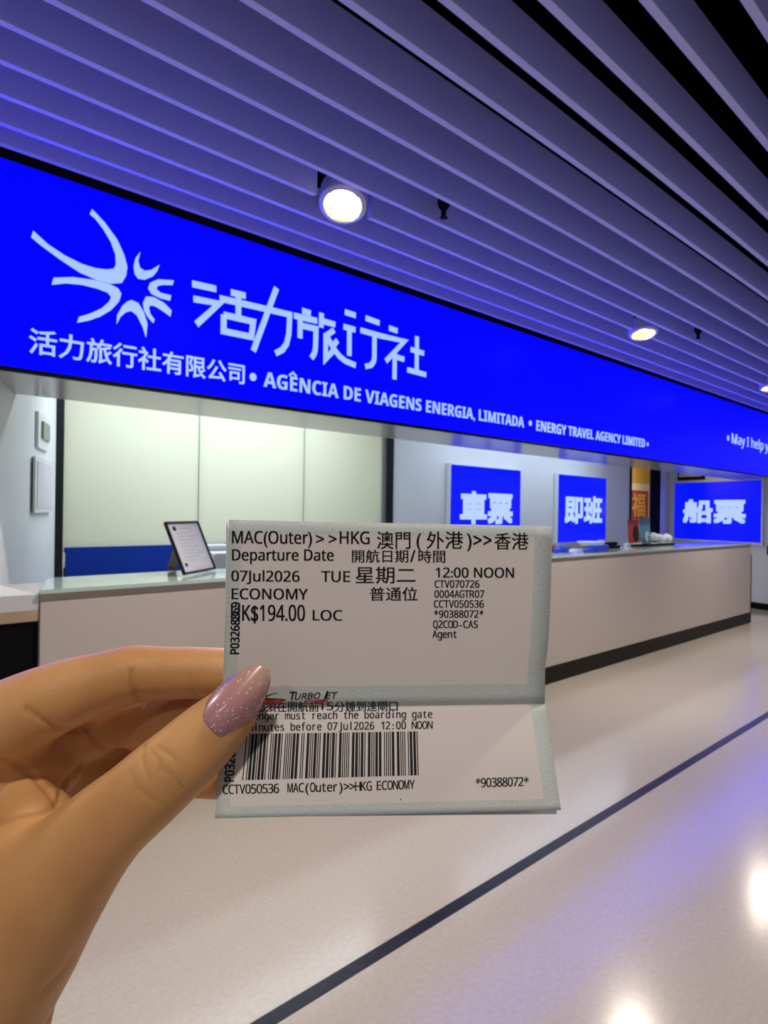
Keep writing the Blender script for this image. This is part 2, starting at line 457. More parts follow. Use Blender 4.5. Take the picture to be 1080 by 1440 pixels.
STROKES = [
[(2.016,2.594),(2.137,2.599)],[(2.025,2.519),(2.167,2.527),(2.041,2.400)],
[(2.181,2.556),(2.398,2.561),(2.640,2.566),(2.638,2.506),(2.635,2.451),(2.619,2.394),(2.591,2.356),(2.552,2.333)],
[(2.539,2.687),(2.394,2.325)],[(2.250,2.603),(2.323,2.605)],[(2.288,2.606),(2.289,2.483)],
[(2.197,2.474),(2.387,2.475),(2.376,2.390),(2.197,2.388),(2.197,2.474)],
[(2.743,2.607),(2.785,2.606)],[(2.682,2.567),(2.835,2.570)],[(2.717,2.563),(2.718,2.455)],
[(2.733,2.520),(2.839,2.522),(2.838,2.456),(2.837,2.409),(2.829,2.375),(2.813,2.352)],
[(2.880,2.614),(2.879,2.548)],[(2.887,2.578),(2.980,2.577)],
[(2.974,2.535),(2.917,2.496),(2.918,2.357),(2.970,2.408)],[(3.004,2.476),(2.982,2.451)],
[(2.930,2.487),(2.963,2.450),(2.996,2.417),(3.036,2.388),(3.082,2.369),(3.157,2.358)],
[(3.082,2.669),(3.151,2.667)],[(3.072,2.578),(3.149,2.577)],[(3.110,2.576),(3.112,2.417)],
[(3.262,2.668),(3.364,2.662)],[(3.218,2.583),(3.390,2.581),(3.618,2.587),(3.449,2.434)],
[(3.332,2.572),(3.333,2.433),(3.328,2.405),(3.304,2.378),(3.265,2.366)],
[(3.478,2.646),(3.535,2.643)],[(3.524,2.485),(3.525,2.329)],[(3.535,2.469),(3.605,2.466)],
[(3.743,2.632),(3.745,2.404)],[(3.693,2.543),(3.806,2.539)],[(3.662,2.401),(3.832,2.396)]]
bm = bmesh.new()
for p in EMBLEM:
    prism(bm, [(x, SY, z) for x, z in p], (0, -0.004, 0))
new_obj('emblem', bm, M['sign_white'], face)
bm = bmesh.new()
for i, p in enumerate(STROKES):
    yy = -0.0040 - 0.00012 * i
    stroke(bm, p, 0.0345, sp, (0, yy, 0))
new_obj('large_lettering', bm, M['sign_white'], face)
def by_word(name, bm, gap, material, parent):
    """one part per word: cut a row of letters wherever the space between them exceeds gap."""
    xs = sorted((min(v.co.x for v in f.verts), max(v.co.x for v in f.verts)) for f in bm.faces)
    cuts, reach = [], xs[0][1]
    for a, b in xs:
        if a - reach > gap:
            cuts.append((a + reach) / 2)
        reach = max(reach, b)
    edges = [-1e9] + cuts + [1e9]
    for lo, hi in zip(edges, edges[1:]):
        part = bm.copy()
        bmesh.ops.delete(part, geom=[v for v in part.verts if not lo <= v.co.x < hi], context='VERTS')
        new_obj(name, part, material, parent)
    bm.free()

def sign_line(name, text, x0, x1, b0, b1, cap, dots, accent=False, **k):
    bm = bmesh.new()
    put_text(bm, text, sp, x0, x1, b0, b1, cap, **k)
    thicken(bm, (0, -0.004, 0))
    if accent:      # circumflex over the third letter
        gx = glyphs(sans(text, 'bold'))[0]; ga = glyphs(sans(text[:2], 'bold'))[0]; ge = glyphs(sans(text[:3], 'bold'))[0]
        ex = x0 + (x1 - x0) * ((max(v[0] for v in ga) + max(v[0] for v in ge)) / 2 + 0.03) / max(v[0] for v in gx)
        stroke(bm, [(ex - 0.024, 2.220), (ex, 2.238), (ex + 0.024, 2.220)], 0.012, sp, (0, -0.004, 0))
    by_word(name, bm, cap * 0.20, M['sign_white'], face)
    for cx, cz, r in dots:
        bm = bmesh.new(); disc(bm, cx, cz, r, sp, (0, -0.004, 0)); new_obj('bullet', bm, M['sign_white'], face)
sign_line('chinese_lettering', '活力旅行社有限公司', 1.212, 2.335, 2.109, 2.124, 0.110, [(2.391, 2.173, 0.022)], cjk=True, bold=0.012)
sign_line('portuguese_word', 'AGENCIA DE VIAGENS ENERGIA, LIMITADA', 2.463, 5.077, 2.131, 2.145, 0.083, [(5.171, 2.189, 0.022)], accent=True, style='bold')
sign_line('english_word', 'ENERGY TRAVEL AGENCY LIMITED', 5.264, 7.348, 2.137, 2.148, 0.086, [(7.416, 2.186, 0.020)], style='bold')
sign_line('greeting_word', 'May I help you?', 9.93, 11.86, 2.393, 2.393, 0.128, [(9.798, 2.447, 0.036)], bold=0.008)

# ------------------------------------------------------------------ blue screens with ticket words
def screen(x0, x1, y, z0, z1, words, tx0, tx1, tz0, tz1, label):
    t = thing('wall_screen', ((x0 + x1) / 2, y, z0), label, 'screen', 'glowing blue ticket screens')
    new_obj('casing', boxes((x0 - 0.02, x1 + 0.02, y + 0.004, y + 0.06, z0 - 0.02, z1 + 0.02), bevel=0.004), M['white_plastic'], t)
    disp = new_obj('display', boxes((x0, x1, y, y + 0.012, z0, z1), bevel=0.001), M['screen_blue'], t)
    bm = bmesh.new()
    put_text(bm, words, lambda x, z: (x, y, z), tx0 + 0.02, tx1 - 0.02, tz0 + 0.02, tz0 + 0.02, tz1 - tz0 - 0.04, heavy=0.018, cjk=True)
    thicken(bm, (0, -0.003, 0))
    new_obj('lettering', bm, M['screen_text'], disp)
    return t
screen(6.70, 8.155, 5.335, 1.04, 2.003, '車票', 6.87, 7.98, 1.30, 1.71, 'square glowing blue screen reading 車票, behind the ticket top')
screen(9.12, 10.535, 5.335, 1.04, 2.0, '即班', 9.29, 10.41, 1.30, 1.72, 'glowing blue screen reading 即班, on the white wall by the doorway')
# third screen on the slanted right wall (built in its own frame)
t3 = thing('wall_screen', (12.3, 3.6, 1.04), 'widest glowing blue screen, reading 船票, on the right wall past the counter', 'screen', 'glowing blue ticket screens')
fd = Vector((0.394, 0.919, 0)).normalized(); fn = Vector((-fd.y, fd.x, 0))
def farp(s, z, off):
    p = Vector((12.3, 3.6, 0)) + fd * s + fn * off
    return (p.x, p.y, z)
def far_box(s0, s1, z0, z1, o0, o1):
    bm = bmesh.new()
    prism(bm, [farp(s0, z0, o0), farp(s1, z0, o0), farp(s1, z0, o1), farp(s0, z0, o1)], (0, 0, z1 - z0))
    return bm
new_obj('casing', far_box(-0.03, 1.80, 1.00, 2.05, 0.0, 0.05), M['white_plastic'], t3)
disp = new_obj('display', far_box(0.0, 1.775, 1.04, 2.015, 0.045, 0.055), M['screen_blue'], t3)
bm = bmesh.new()
put_text(bm, '船票', lambda x, z: farp(1.775 - x, z, 0.056), 0.22, 1.48, 1.34, 1.34, 0.37, heavy=0.02, cjk=True)
thicken(bm, fn * 0.003)
new_obj('lettering', bm, M['screen_text'], disp)
# framed notice above that screen
t = thing('wall_sign', (12.9, 4.93, 2.07), 'small dark-framed pale yellow sign on the right wall above the 船票 screen', 'sign')
new_obj('frame', far_box(1.15, 1.74, 2.07, 2.30, 0.001, 0.03), M['black'], t)
new_obj('panel', far_box(1.19, 1.70, 2.12, 2.26, 0.0305, 0.034), M['pale_yellow'], t)
# black box on the right wall
tag(new_obj('wall_box', far_box(-0.42, -0.12, 0.86, 1.0, 0.001, 0.06), M['black']),
    'small black box low on the white right wall, at the picture edge', 'box')

# ------------------------------------------------------------------ counter
ct = thing('counter', (5.9, 3.5, 0), 'long pale service counter with mint glass top and dark kickboard', 'counter')
for a, b in ((1.262, 4.35), (4.354, 7.45), (7.454, 10.64)):
    new_obj('front_panel', boxes((a, b, 3.262, 3.29, 0.147, 1.030), bevel=0.0015), M['panel_white'], ct)
new_obj('top_rail', boxes((1.262, 10.64, 3.270, 3.30, 1.031, 1.066)), M['rail'], ct)
new_obj('carcass', boxes((1.262, 10.64, 3.291, 3.77, 0.147, 1.065)), M['panel_white'], ct)
new_obj('kickboard', boxes((1.275, 10.64, 3.264, 3.75, 0.0, 0.1465)), M['kick'], ct)
bm = bmesh.new()
prism(bm, [(1.258, 3.255, 1.067), (10.645, 3.255, 1.067), (10.645, 3.79, 1.067), (1.50, 3.79, 1.067)], (0, 0, 0.018))
new_obj('glass_top', bm, M['glass_top'], ct)
new_obj('end_panel', boxes((10.641, 10.69, 3.262, 3.77, 0.0, 0.93), bevel=0.01), M['kick'], ct)
new_obj('end_bracket', boxes((10.69, 10.73, 3.29, 3.33, 0.72, 0.98), bevel=0.008), M['greymetal'], ct)
CZ = 1.0855

# ------------------------------------------------------------------ things on the left wall
ld = Vector((0.49, 0.872, 0)).normalized(); ln = Vector((ld.y, -ld.x, 0))
def leftp(s, z, off):
    p = Vector((1.43, 4.05, 0)) + ld * s + ln * off
    return (p.x, p.y, z)
def left_box(s0, s1, z0, z1, o0, o1):
    bm = bmesh.new()
    prism(bm, [leftp(s0, z0, o0), leftp(s1, z0, o0), leftp(s1, z0, o1), leftp(s0, z0, o1)], (0, 0, z1 - z0))
    return bm
t = thing('wall_controller', leftp(0.8, 1.81, 0), 'white wall controller with grey display, above the pale notice frame', 'controller')
new_obj('body', left_box(0.60, 1.02, 1.805, 2.02, 0.001, 0.018), M['white_plastic'], t)
new_obj('display', left_box(0.72, 1.0, 1.868, 1.975, 0.018, 0.03), M['lcd'], t)
t = thing('notice_frame', leftp(0.8, 1.41, 0), 'pale grey framed notice on the white left wall, below the controller', 'frame')
new_obj('backing', left_box(0.50, 1.18, 1.412, 1.738, 0.001, 0.012), M['greymetal'], t)
new_obj('frame', left_box(0.47, 1.19, 1.408, 1.742, 0.0125, 0.025), M['white_plastic'], t)
new_obj('sheet', left_box(0.54, 1.16, 1.435, 1.715, 0.0255, 0.028), M['paper'], t)

# ------------------------------------------------------------------ document stand on the counter
BL = Vector((2.066, 3.442, CZ + 0.004)); BR = Vector((2.41, 3.672, CZ + 0.004))
bd = (BR - BL).normalized(); W = (BR - BL).length
bk = Vector((-bd.y, bd.x, 0))
H = 0.305
upd = (bk * 0.118 + Vector((0, 0, 0.281))).normalized()
nf = upd.cross(bd); nf = -nf if nf.dot(Vector((0, -1, 0))) < 0 else nf
def docp(a, b, c): return BL + bd * a + upd * b + nf * c
def doc_box(a0, a1, b0, b1, c0, c1, bm=None):
    bm = bm or bmesh.new()
    prism(bm, [docp(a0, b0, c0), docp(a1, b0, c0), docp(a1, b1, c0), docp(a0, b1, c0)], nf * (c1 - c0))
    return bm
st = thing('document_stand', tuple(BL), 'black-framed document on a brown easel back, leaning on the glass counter top', 'document frame')
bm = doc_box(0, W, 0.003, 0.014, 0.0, 0.012); doc_box(0, W, H - 0.011, H, 0, 0.012, bm); doc_box(0, 0.014, 0.003, H, 0, 0.012, bm); doc_box(W - 0.014, W, 0.003, H, 0, 0.012, bm)
new_obj('frame', bm, M['ink'], st)
pg = new_obj('page', doc_box(0.012, W - 0.012, 0.012, H - 0.010, 0.002, 0.005), M['paper'], st)
bm = bmesh.new()
for k in range(9):
    b0 = 0.075 + k * 0.02
    doc_box(0.09, 0.09 + (0.12 + 0.13 * ((k * 7) % 5) / 4), b0, b0 + 0.004, 0.0052, 0.0056, bm)
doc_box(0.13, 0.30, 0.262, 0.268, 0.0052, 0.0056, bm)
new_obj('faint_lines', bm, M['grey_ink'], pg)
for (ca, cb, r) in ((0.085, 0.265, 0.014), (0.07, 0.055, 0.011)):
    bm = bmesh.new()
    prism(bm, [docp(ca + 1.6 * r * math.cos(i * math.pi / 6), cb + r * math.sin(i * math.pi / 6), 0.0052) for i in range(12)], nf * 0.0005)
    new_obj('seal', bm, M['ink'], pg)
new_obj('back_board', doc_box(0.006, W - 0.006, 0.006, H - 0.004, -0.006, -0.0005), M['brown'], st)
bm = bmesh.new()
a0, a1 = 0.03, 0.13
foot = Vector((2.16, 3.77, CZ + 0.005))
top_a, top_b = docp(a0, 0.17, -0.007), docp(a1, 0.17, -0.007)
f_a, f_b = foot, foot + bd * 0.10
low_a = docp(a0, 0.10, -0.007); low_b = docp(a1, 0.10, -0.007)
prism(bm, [top_a, top_b, f_b + Vector((0, 0, 0.02)), f_b, f_a, f_a + Vector((0, 0, 0.02))], Vector((-0.004, -0.012, -0.003)))
new_obj('easel_leg', bm, M['brown'], st)

# desk and printer behind the counter
dk = thing('desk', (3.4, 4.5, 0), 'low pale desk behind the counter in front of the blue panel', 'desk')
new_obj('desktop', boxes((2.45, 5.3, 4.15, 4.95, 0.72, 0.75), bevel=0.003), M['wall'], dk)
for x in (2.5, 5.2):
    new_obj('leg', boxes((x, x + 0.04, 4.25, 4.85, 0, 0.719)), M['greymetal'], dk)
pr = thing('printer', (2.93, 4.4, 0.751), 'white rounded office machine behind the document stand', 'printer')
new_obj('body', boxes((2.78, 3.12, 4.25, 4.6, 0.751, 1.15), bevel=0.03), M['white_plastic'], pr, smooth=False)
new_obj('paper_tray', boxes((2.82, 3.08, 4.42, 4.58, 1.1505, 1.19), bevel=0.012), M['white_plastic'], pr)

# ------------------------------------------------------------------ small things on the far part of the counter
t = thing('stapler', (6.22, 3.66, CZ), 'small red item with dark base beside the right edge of the ticket', 'stapler')
new_obj('base', boxes((6.05, 6.25, 3.64, 3.70, CZ, CZ + 0.018), bevel=0.004), M['black'], t)
new_obj('arm', boxes((6.06, 6.25, 3.645, 3.695, CZ + 0.0185, CZ + 0.06), bevel=0.012), M['red'], t)
def blob(name, cx, cy, rx, ry, h, material, label, cat):
    bm = bmesh.new()
    bmesh.ops.create_uvsphere(bm, u_segments=24, v_segments=14, radius=1)
    for v in bm.verts:
        z = max(v.co.z, -0.25)
        v.co = Vector((cx + v.co.x * rx, cy + v.co.y * ry, CZ + (z + 0.25) / 1.25 * h))
    return tag(new_obj(name, bm, material, smooth=True), label, cat)
blob('blue_pouch', 6.08, 3.52, 0.12, 0.05, 0.075, M['blue_plastic'], 'rounded blue pouch on the counter by the ticket edge', 'pouch')
blob('blue_pad', 6.62, 3.77, 0.09, 0.02, 0.04, M['blue_plastic'], 'small blue pad lying beyond the loose papers', 'pad')
for i, (x, y, a, w, h) in enumerate(((6.30, 3.60, 0.2, 0.30, 0.21), (6.55, 3.70, -0.25, 0.30, 0.21))):
    bm = bmesh.new()
    c, s = math.cos(a), math.sin(a)
    pts = [(x + px * c - py * s, y + px * s + py * c, CZ + 0.001 + 0.004 * i) for px, py in ((-w / 2, -h / 2), (w / 2, -h / 2), (w / 2, h / 2), (-w / 2, h / 2))]
    prism(bm, pts, (0, 0, 0.003))
    tag(new_obj('paper_sheet', bm, M['paper']), ('lower' if i == 0 else 'upper') + ' of two loose white papers on the counter right of the ticket', 'paper', 'loose papers on the counter')
t = thing('bowl', (6.93, 3.67, CZ), 'white shallow bowl on a dark foot among papers on the counter', 'bowl')
bm = bmesh.new(); lathe(bm, [(0.05, CZ + 0.025), (0.10, CZ + 0.035), (0.145, CZ + 0.075), (0.14, CZ + 0.08), (0.09, CZ + 0.045), (0, CZ + 0.035)], 6.93, 3.67, 30)
lathe(bm, [(0.05, CZ + 0.025), (0, CZ + 0.025)], 6.93, 3.67, 30)
new_obj('shell', bm, M['white_plastic'], t, smooth=True)
bm = bmesh.new(); lathe(bm, [(0, CZ), (0.09, CZ), (0.05, CZ + 0.024), (0, CZ + 0.024)], 6.93, 3.67, 30)
new_obj('foot', bm, M['black'], t)
t = thing('tape_dispenser', (6.5, 3.35, CZ), 'boxy blue desk caddy at the front edge of the counter', 'caddy')
new_obj('body', boxes((6.40, 6.66, 3.33, 3.42, CZ, CZ + 0.07), bevel=0.012), M['blue_plastic'], t)
new_obj('side_wing', boxes((6.27, 6.399, 3.345, 3.405, CZ, CZ + 0.04), bevel=0.01), M['blue_plastic'], t)
t = thing('desk_phone', (7.35, 3.68, CZ), 'small black desk item between the 即班 screen and the counter edge', 'telephone')
new_obj('base', boxes((7.26, 7.50, 3.62, 3.74, CZ, CZ + 0.03), bevel=0.008), M['black'], t)
new_obj('handset', boxes((7.24, 7.52, 3.66, 3.71, CZ + 0.0305, CZ + 0.065), bevel=0.012), M['black'], t)
tag(new_obj('paper_cup', boxes((7.28, 7.40, 3.755, 3.785, CZ, CZ + 0.085), bevel=0.01), M['white_plastic']), 'small white box just behind the black desk item', 'box')
# leaflets, black tray, white ornament
t = thing('leaflet_holder', (8.3, 3.76, CZ), 'white base holding leaflets at the back of the counter by the doorway', 'holder')
new_obj('base', boxes((7.92, 8.60, 3.74, 3.785, CZ, CZ + 0.035), bevel=0.005), M['white_plastic'], t)
for i, (x0, x1, h, a, b) in enumerate(((7.97, 8.26, 0.27, 'red', 'ink'), (8.27, 8.56, 0.29, 'teal', 'paper'))):
    t = thing('leaflet', (x0, 3.76, CZ + 0.035), 'red and black leaflet standing on the counter by the doorway' if i == 0 else 'teal leaflet with pale figure standing beside the red one', 'leaflet', 'leaflets on the counter')
    z0 = CZ + 0.0352
    bm = bmesh.new(); prism(bm, [(x0, 3.752, z0), (x1, 3.752, z0), (x1, 3.768, z0 + h), (x0, 3.768, z0 + h)], (0, 0.003, 0))
    new_obj('sheet', bm, M[a], t)
    bm = bmesh.new()
    cx, cz = (x0 + x1) / 2 + 0.05, z0 + h * (0.40 if i == 0 else 0.25)
    prism(bm, [(cx + (0.075 if i == 0 else 0.05) * math.cos(q * math.pi / 10), 3.7505 + 0.016 * ((cz - z0 + (0.11 if i == 0 else 0.06) * math.sin(q * math.pi / 10)) / h), cz + (0.10 if i == 0 else 0.06) * math.sin(q * math.pi / 10)) for q in range(20)], (0, 0.001, 0))
    new_obj('picture', bm, M[b], t)
tag(new_obj('tray', boxes((7.95, 8.95, 3.62, 3.72, CZ, CZ + 0.022), bevel=0.006), M['black']), 'long flat black tray on the counter below the leaflets', 'tray')
t = thing('ornament', (8.6, 3.67, CZ + 0.0225), 'small frilly white ornament standing on the black tray', 'ornament')
bm = bmesh.new()
for k in range(9):
    bmesh.ops.create_icosphere(bm, subdivisions=2, radius=0.034 + 0.010 * ((k * 5) % 3), matrix=Matrix.Translation((8.37 + 0.065 * k, 3.67, CZ + 0.083 + (0.02 if k < 4 else 0.0))))
new_obj('blossoms', bm, M['white_plastic'], t, smooth=True)
new_obj('base', boxes((8.33, 8.92, 3.645, 3.695, CZ + 0.0225, CZ + 0.035), bevel=0.004), M['white_plastic'], t)

# poster in the corridor
t = thing('poster', (13.85, 6.3, 1.2), 'cream poster with red square and golden 福 on the yellow corridor wall', 'poster')
new_obj('mount', boxes((13.2, 14.34, 6.305, 6.318, 1.0, 2.06)), M['cream'], t)
rpan = new_obj('red_panel', boxes((13.32, 14.23, 6.300, 6.3045, 1.36, 1.92)), M['red'], t)
bm = bmesh.new()
put_text(bm, '福', lambda x, z: (x, 6.2995, z), 13.5, 14.1, 1.41, 1.41, 0.46, bold=0.02, cjk=True)
thicken(bm, (0, -0.002, 0))
new_obj('lettering', bm, M['gold'], rpan)

# ------------------------------------------------------------------ the ticket, held 20 cm from the lens
Z0 = 0.2
def near(px, py, d):
    """a point seen at frame position px, py and lying d mm in front of the ticket plane."""
    z = Z0 - d / 1000.0
    return EYE + RGT * ((px - 540) / FPX * z) - UPV * ((py - 720) / FPX * z) + FWD * z

def lerp(a, b, t): return a + (b - a) * t
def right_edge(t):
    ks = [(0, 777), (0.30, 775), (0.64, 771.5), (0.80, 766.5), (1.0, 766)]
    for (a, x), (b, y) in zip(ks, ks[1:]):
        if t <= b:
            return lerp(x, y, (t - a) / (b - a))
    return 766
def upper_px(s, t):
    xl, xr = lerp(322, 312, t), right_edge(t)
    yl, yr = lerp(731, 997, t), lerp(740, 990, t)
    y = lerp(yl, yr, s)
    return lerp(xl, xr, s), y
def lower_px(s, t):
    xl, xr = lerp(312, 302, t), lerp(766.5, 789, t)
    return lerp(xl, xr, s), lerp(lerp(997, 1151, t), lerp(990, 1139, t), s)
def sheet_depth(px, py):
    s = (px - 315) / 455
    yt, yf, yb = lerp(731, 740, s), lerp(997, 990, s), lerp(1151, 1139, s)
    if py < yf:
        t = (py - yt) / (yf - yt)
        return 1.1 * math.sin(math.pi * max(0, min(1, t))) * (0.4 + 0.6 * s) - 1.2 * max(0, s - 0.85) / 0.15 * t * t
    t = (py - yf) / (yb - yf)
    return 13.0 * t + 1.0 * math.sin(math.pi * min(1, t))
def on_ticket(off):
    return lambda x, y: near(x, y, sheet_depth(x, y) + off)

def paper_mat(name, col, alt, scale):
    mt = mat(name, col, 0.55, spec=0.25)
    nt = mt.node_tree; b = nt.nodes['Principled BSDF']
    uv = nt.nodes.new('ShaderNodeUVMap'); uv.uv_map = 'mm'
    br = nt.nodes.new('ShaderNodeTexBrick'); br.inputs['Scale'].default_value = scale
    br.inputs['Color1'].default_value = col; br.inputs['Color2'].default_value = tuple(lerp(a, c, 0.45) for a, c in zip(col, alt)); br.inputs['Mortar'].default_value = alt
    br.inputs['Mortar Size'].default_value = 0.035
    ns = nt.nodes.new('ShaderNodeTexNoise'); ns.inputs['Scale'].default_value = 2.2; ns.inputs['Detail'].default_value = 5
    mx = nt.nodes.new('ShaderNodeMixRGB'); mx.inputs['Color2'].default_value = alt
    rp = nt.nodes.new('ShaderNodeValToRGB'); rp.color_ramp.elements[0].position = 0.48; rp.color_ramp.elements[1].position = 0.62
    nt.links.new(uv.outputs['UV'], br.inputs['Vector']); nt.links.new(uv.outputs['UV'], ns.inputs['Vector'])
    nt.links.new(ns.outputs['Fac'], rp.inputs['Fac']); nt.links.new(rp.outputs['Color'], mx.inputs['Fac'])
    nt.links.new(br.outputs['Color'], mx.inputs['Color1']); nt.links.new(mx.outputs['Color'], b.inputs['Base Color'])
    return mt
M['ticket'] = mat('ticket_paper', (0.78, 0.735, 0.735, 1), 0.6, spec=0.2)
M['ticket_edge'] = paper_mat('ticket_border', (0.48, 0.55, 0.56, 1), (0.66, 0.73, 0.73, 1), 0.45)

def sheet(name, fpx, s_bands, t_bands, border, parent, thick=0.00012):
    bm = bmesh.new(); uvl = bm.loops.layers.uv.new('mm')
    def subdiv(bs, n):
        out = []
        for a, b in zip(bs, bs[1:]):
            k = max(1, int(round((b - a) * n)))
            out += [lerp(a, b, i / k) for i in range(k)]
        return out + [bs[-1]]
    S, T = subdiv(s_bands, 24), subdiv(t_bands, 20)
    grid = [[None] * len(S) for _ in T]
    for j, t in enumerate(T):
        for i, s in enumerate(S):
            x, y = fpx(s, t)
            grid[j][i] = bm.verts.new(near(x, y, sheet_depth(x, y + (0.01 if fpx is lower_px else -0.01))))
    for j in range(len(T) - 1):
        for i in range(len(S) - 1):
            f = bm.faces.new((grid[j][i], grid[j + 1][i], grid[j + 1][i + 1], grid[j][i + 1]))
            f.smooth = True
            sm, tm = (S[i] + S[i + 1]) / 2, (T[j] + T[j + 1]) / 2
            f.material_index = 1 if border(sm, tm) else 0
            for l in f.loops:
                k = [(j, i), (j + 1, i), (j + 1, i + 1), (j, i + 1)][list(f.loops).index(l)]
                x, y = fpx(S[k[1]], T[k[0]])
                l[uvl].uv = (x * 0.19, y * 0.19)
    o = new_obj(name, bm, [M['ticket'], M['ticket_edge']], parent)
    sd = o.modifiers.new('thickness', 'SOLIDIFY'); sd.thickness = thick; sd.offset = 0.0
    return o

tk = thing('ticket', tuple(near(545, 1145, 10)), 'folded paper ferry ticket held up in front of the counter', 'ticket')
sheet('upper_panel', upper_px, [0, 0.042, 0.945, 1], [0, 0.066, 0.885, 1], lambda s, t: s < 0.042 or s > 0.945 or t < 0.066 or t > 0.885, tk)
sheet('lower_panel', lower_px, [0, 0.042, 0.955, 1], [0, 0.895, 1], lambda s, t: s < 0.042 or s > 0.955 or t > 0.895, tk)
# the second layer folded behind, peeping out at the foot and at the upper left edge
bm = bmesh.new()
prism(bm, [near(306, 1149, 12.0), near(783, 1145, 12.0), near(764, 1000, -2.2), near(318, 1002, -2.2)], FWD * 0.0001)
prism(bm, [near(319, 733, -1.5), near(321, 744, -1.2), near(318, 980, -2.4), near(315.5, 980, -2.4), near(318, 742, -1.8)], FWD * 0.0001)
new_obj('backing_sheet', bm, M['ticket_edge'], tk)
TP = on_ticket(0.16)
bm = bmesh.new()
def L(s, x0, x1, b0, b1, cap, **k): put_text(bm, s, TP, x0, x1, b0, b1, -cap, heavy=0.26 if k.get('cjk') else (0.28 if k.get('mono') else 0.40), heavy_y=False, **k)
L('MAC(Outer)', 326.5, 438.5, 764.0, 764.8, 17.6)
L('>', 444.5, 455.5, 766, 766, 16.5); L('>', 462.5, 473, 766, 766, 16.5)
L('HKG', 478, 519.5, 764.6, 765, 17.6)
L('澳門', 530, 577, 772, 772, 25, cjk=True); L('(', 586, 592, 769, 769, 20); L('外港', 600, 651, 772, 772, 25, cjk=True); L(')', 657, 663, 769, 769, 20)
L('>', 666, 677, 769.5, 769.5, 20); L('>', 680, 691, 769.5, 769.5, 20); L('香港', 695.5, 743, 773, 773, 24, cjk=True)
L('Departure Date', 326.5, 469, 788, 788.4, 15.8)
L('開航日期', 495, 574, 791, 791, 18, cjk=True); L('/', 577, 584, 790, 790, 17); L('時間', 588.5, 626, 791.5, 791.5, 18, cjk=True)
L('07Jul2026', 325.5, 421, 817.2, 818, 15); L('TUE', 452, 492, 818, 818.2, 15)
L('星期二', 500, 584, 820.5, 820.5, 24, cjk=True)
L('12:00 NOON', 613, 722.5, 812, 812.3, 14)
L('ECONOMY', 326, 432.5, 842.4, 843, 15); L('普通位', 520, 587, 845, 845, 19.5, cjk=True)
L('HK$194.00', 325, 428.5, 873, 873, 22.4); L('LOC', 440, 481, 872.4, 872.6, 14.6)
for s, n, x0, b, c in (('CTV070726', 9, 611, 826.4, 10.4), ('0004AGTR07', 10, 610.6, 840.4, 10.4), ('CCTV050536', 10, 610, 854.4, 10.4),
                       ('*90388072*', 10, 609.8, 868.6, 10.4), ('Q2COD-CAS', 9, 608.8, 883, 10.4), ('Agent', 5, 608, 897, 10.6)):
    L(s, x0, x0 + n * 7.08, b, b, c, mono=True)
L('乘客必須在開航前', 329, 448, 1001.5, 1000.8, 14.5, cjk=True); L('15', 449, 468.5, 998.5, 998.5, 11)
L('分鐘到達閘口', 470.5, 559, 1001, 1000.2, 14.5, cjk=True)
L('Passenger must reach the boarding gate', 326.5, 608.5, 1012.5, 1009.2, 10.6, mono=True)
L('15 minutes before 07Jul2026 12:00 NOON', 326.5, 608.5, 1028.6, 1024.6, 10.8, mono=True)
L('CCTV050536', 313, 392.5, 1116.6, 1115, 13, mono=True); L('MAC(Outer)>>HKG', 404, 523, 1114.4, 1111.6, 13, mono=True)
L('ECONOMY', 529, 583.5, 1111, 1109, 12.6, mono=True); L('*90388072*', 668.5, 744, 1107, 1105, 12.6, mono=True)
# the serial number printed up the left edge
def up_text(s, x_base, y0, y1, cap, lean=0.0):
    put_text(bm, s, lambda a, b: TP(x_base - b + lean * a, y0 - a), 0, y0 - y1, 0, 0, cap, heavy=0.35)
up_text('P03268869', 336, 919.5, 847, 12.2, 0.02)
up_text('P03268869', 328.5, 1099, 1024, 13, 0.06)
prism(bm, [TP(562.5, 1123.5), TP(564, 1123.5), TP(564, 1125), TP(562.5, 1125)], FWD * 0.00002)
new_obj('printed_text', bm, M['ink'], tk)
# barcode
C39 = {'0': 'nnnwwnwnn', '3': 'wnwwnnnnn', '5': 'wnnwwnnnn', '6': 'nnwwwnnnn', 'C': 'wnwnnwnnn', 'T': 'nnnnwnwwn', 'V': 'nwwnnnnnw', '*': 'nwnnwnwnn'}
bars, x = [], 0.0
for ch in '*CCTV050536*':
    for i, e in enumerate(C39[ch]):
        w = 3.0 if e == 'w' else 1.15
        if i % 2 == 0:
            bars.append((x, x + w))
        x += w
    x += 1.15
tot = x - 1.15
bm = bmesh.new()
for a, b in bars:
    a /= tot; b /= tot
    top = lambda q: (lerp(346.5, 587, q), lerp(1032, 1028.5, q)); bot = lambda q: (lerp(340.5, 588.7, q), lerp(1097, 1090, q))
    rows = [[TP(*[lerp(top(q)[c], bot(q)[c], r / 4) for c in (0, 1)]) for q in (a, b)] for r in range(5)]
    for r in range(4):
        bm.faces.new([bm.verts.new(p) for p in (rows[r][0], rows[r][1], rows[r + 1][1], rows[r + 1][0])])
new_obj('barcode', bm, M['ink'], tk)
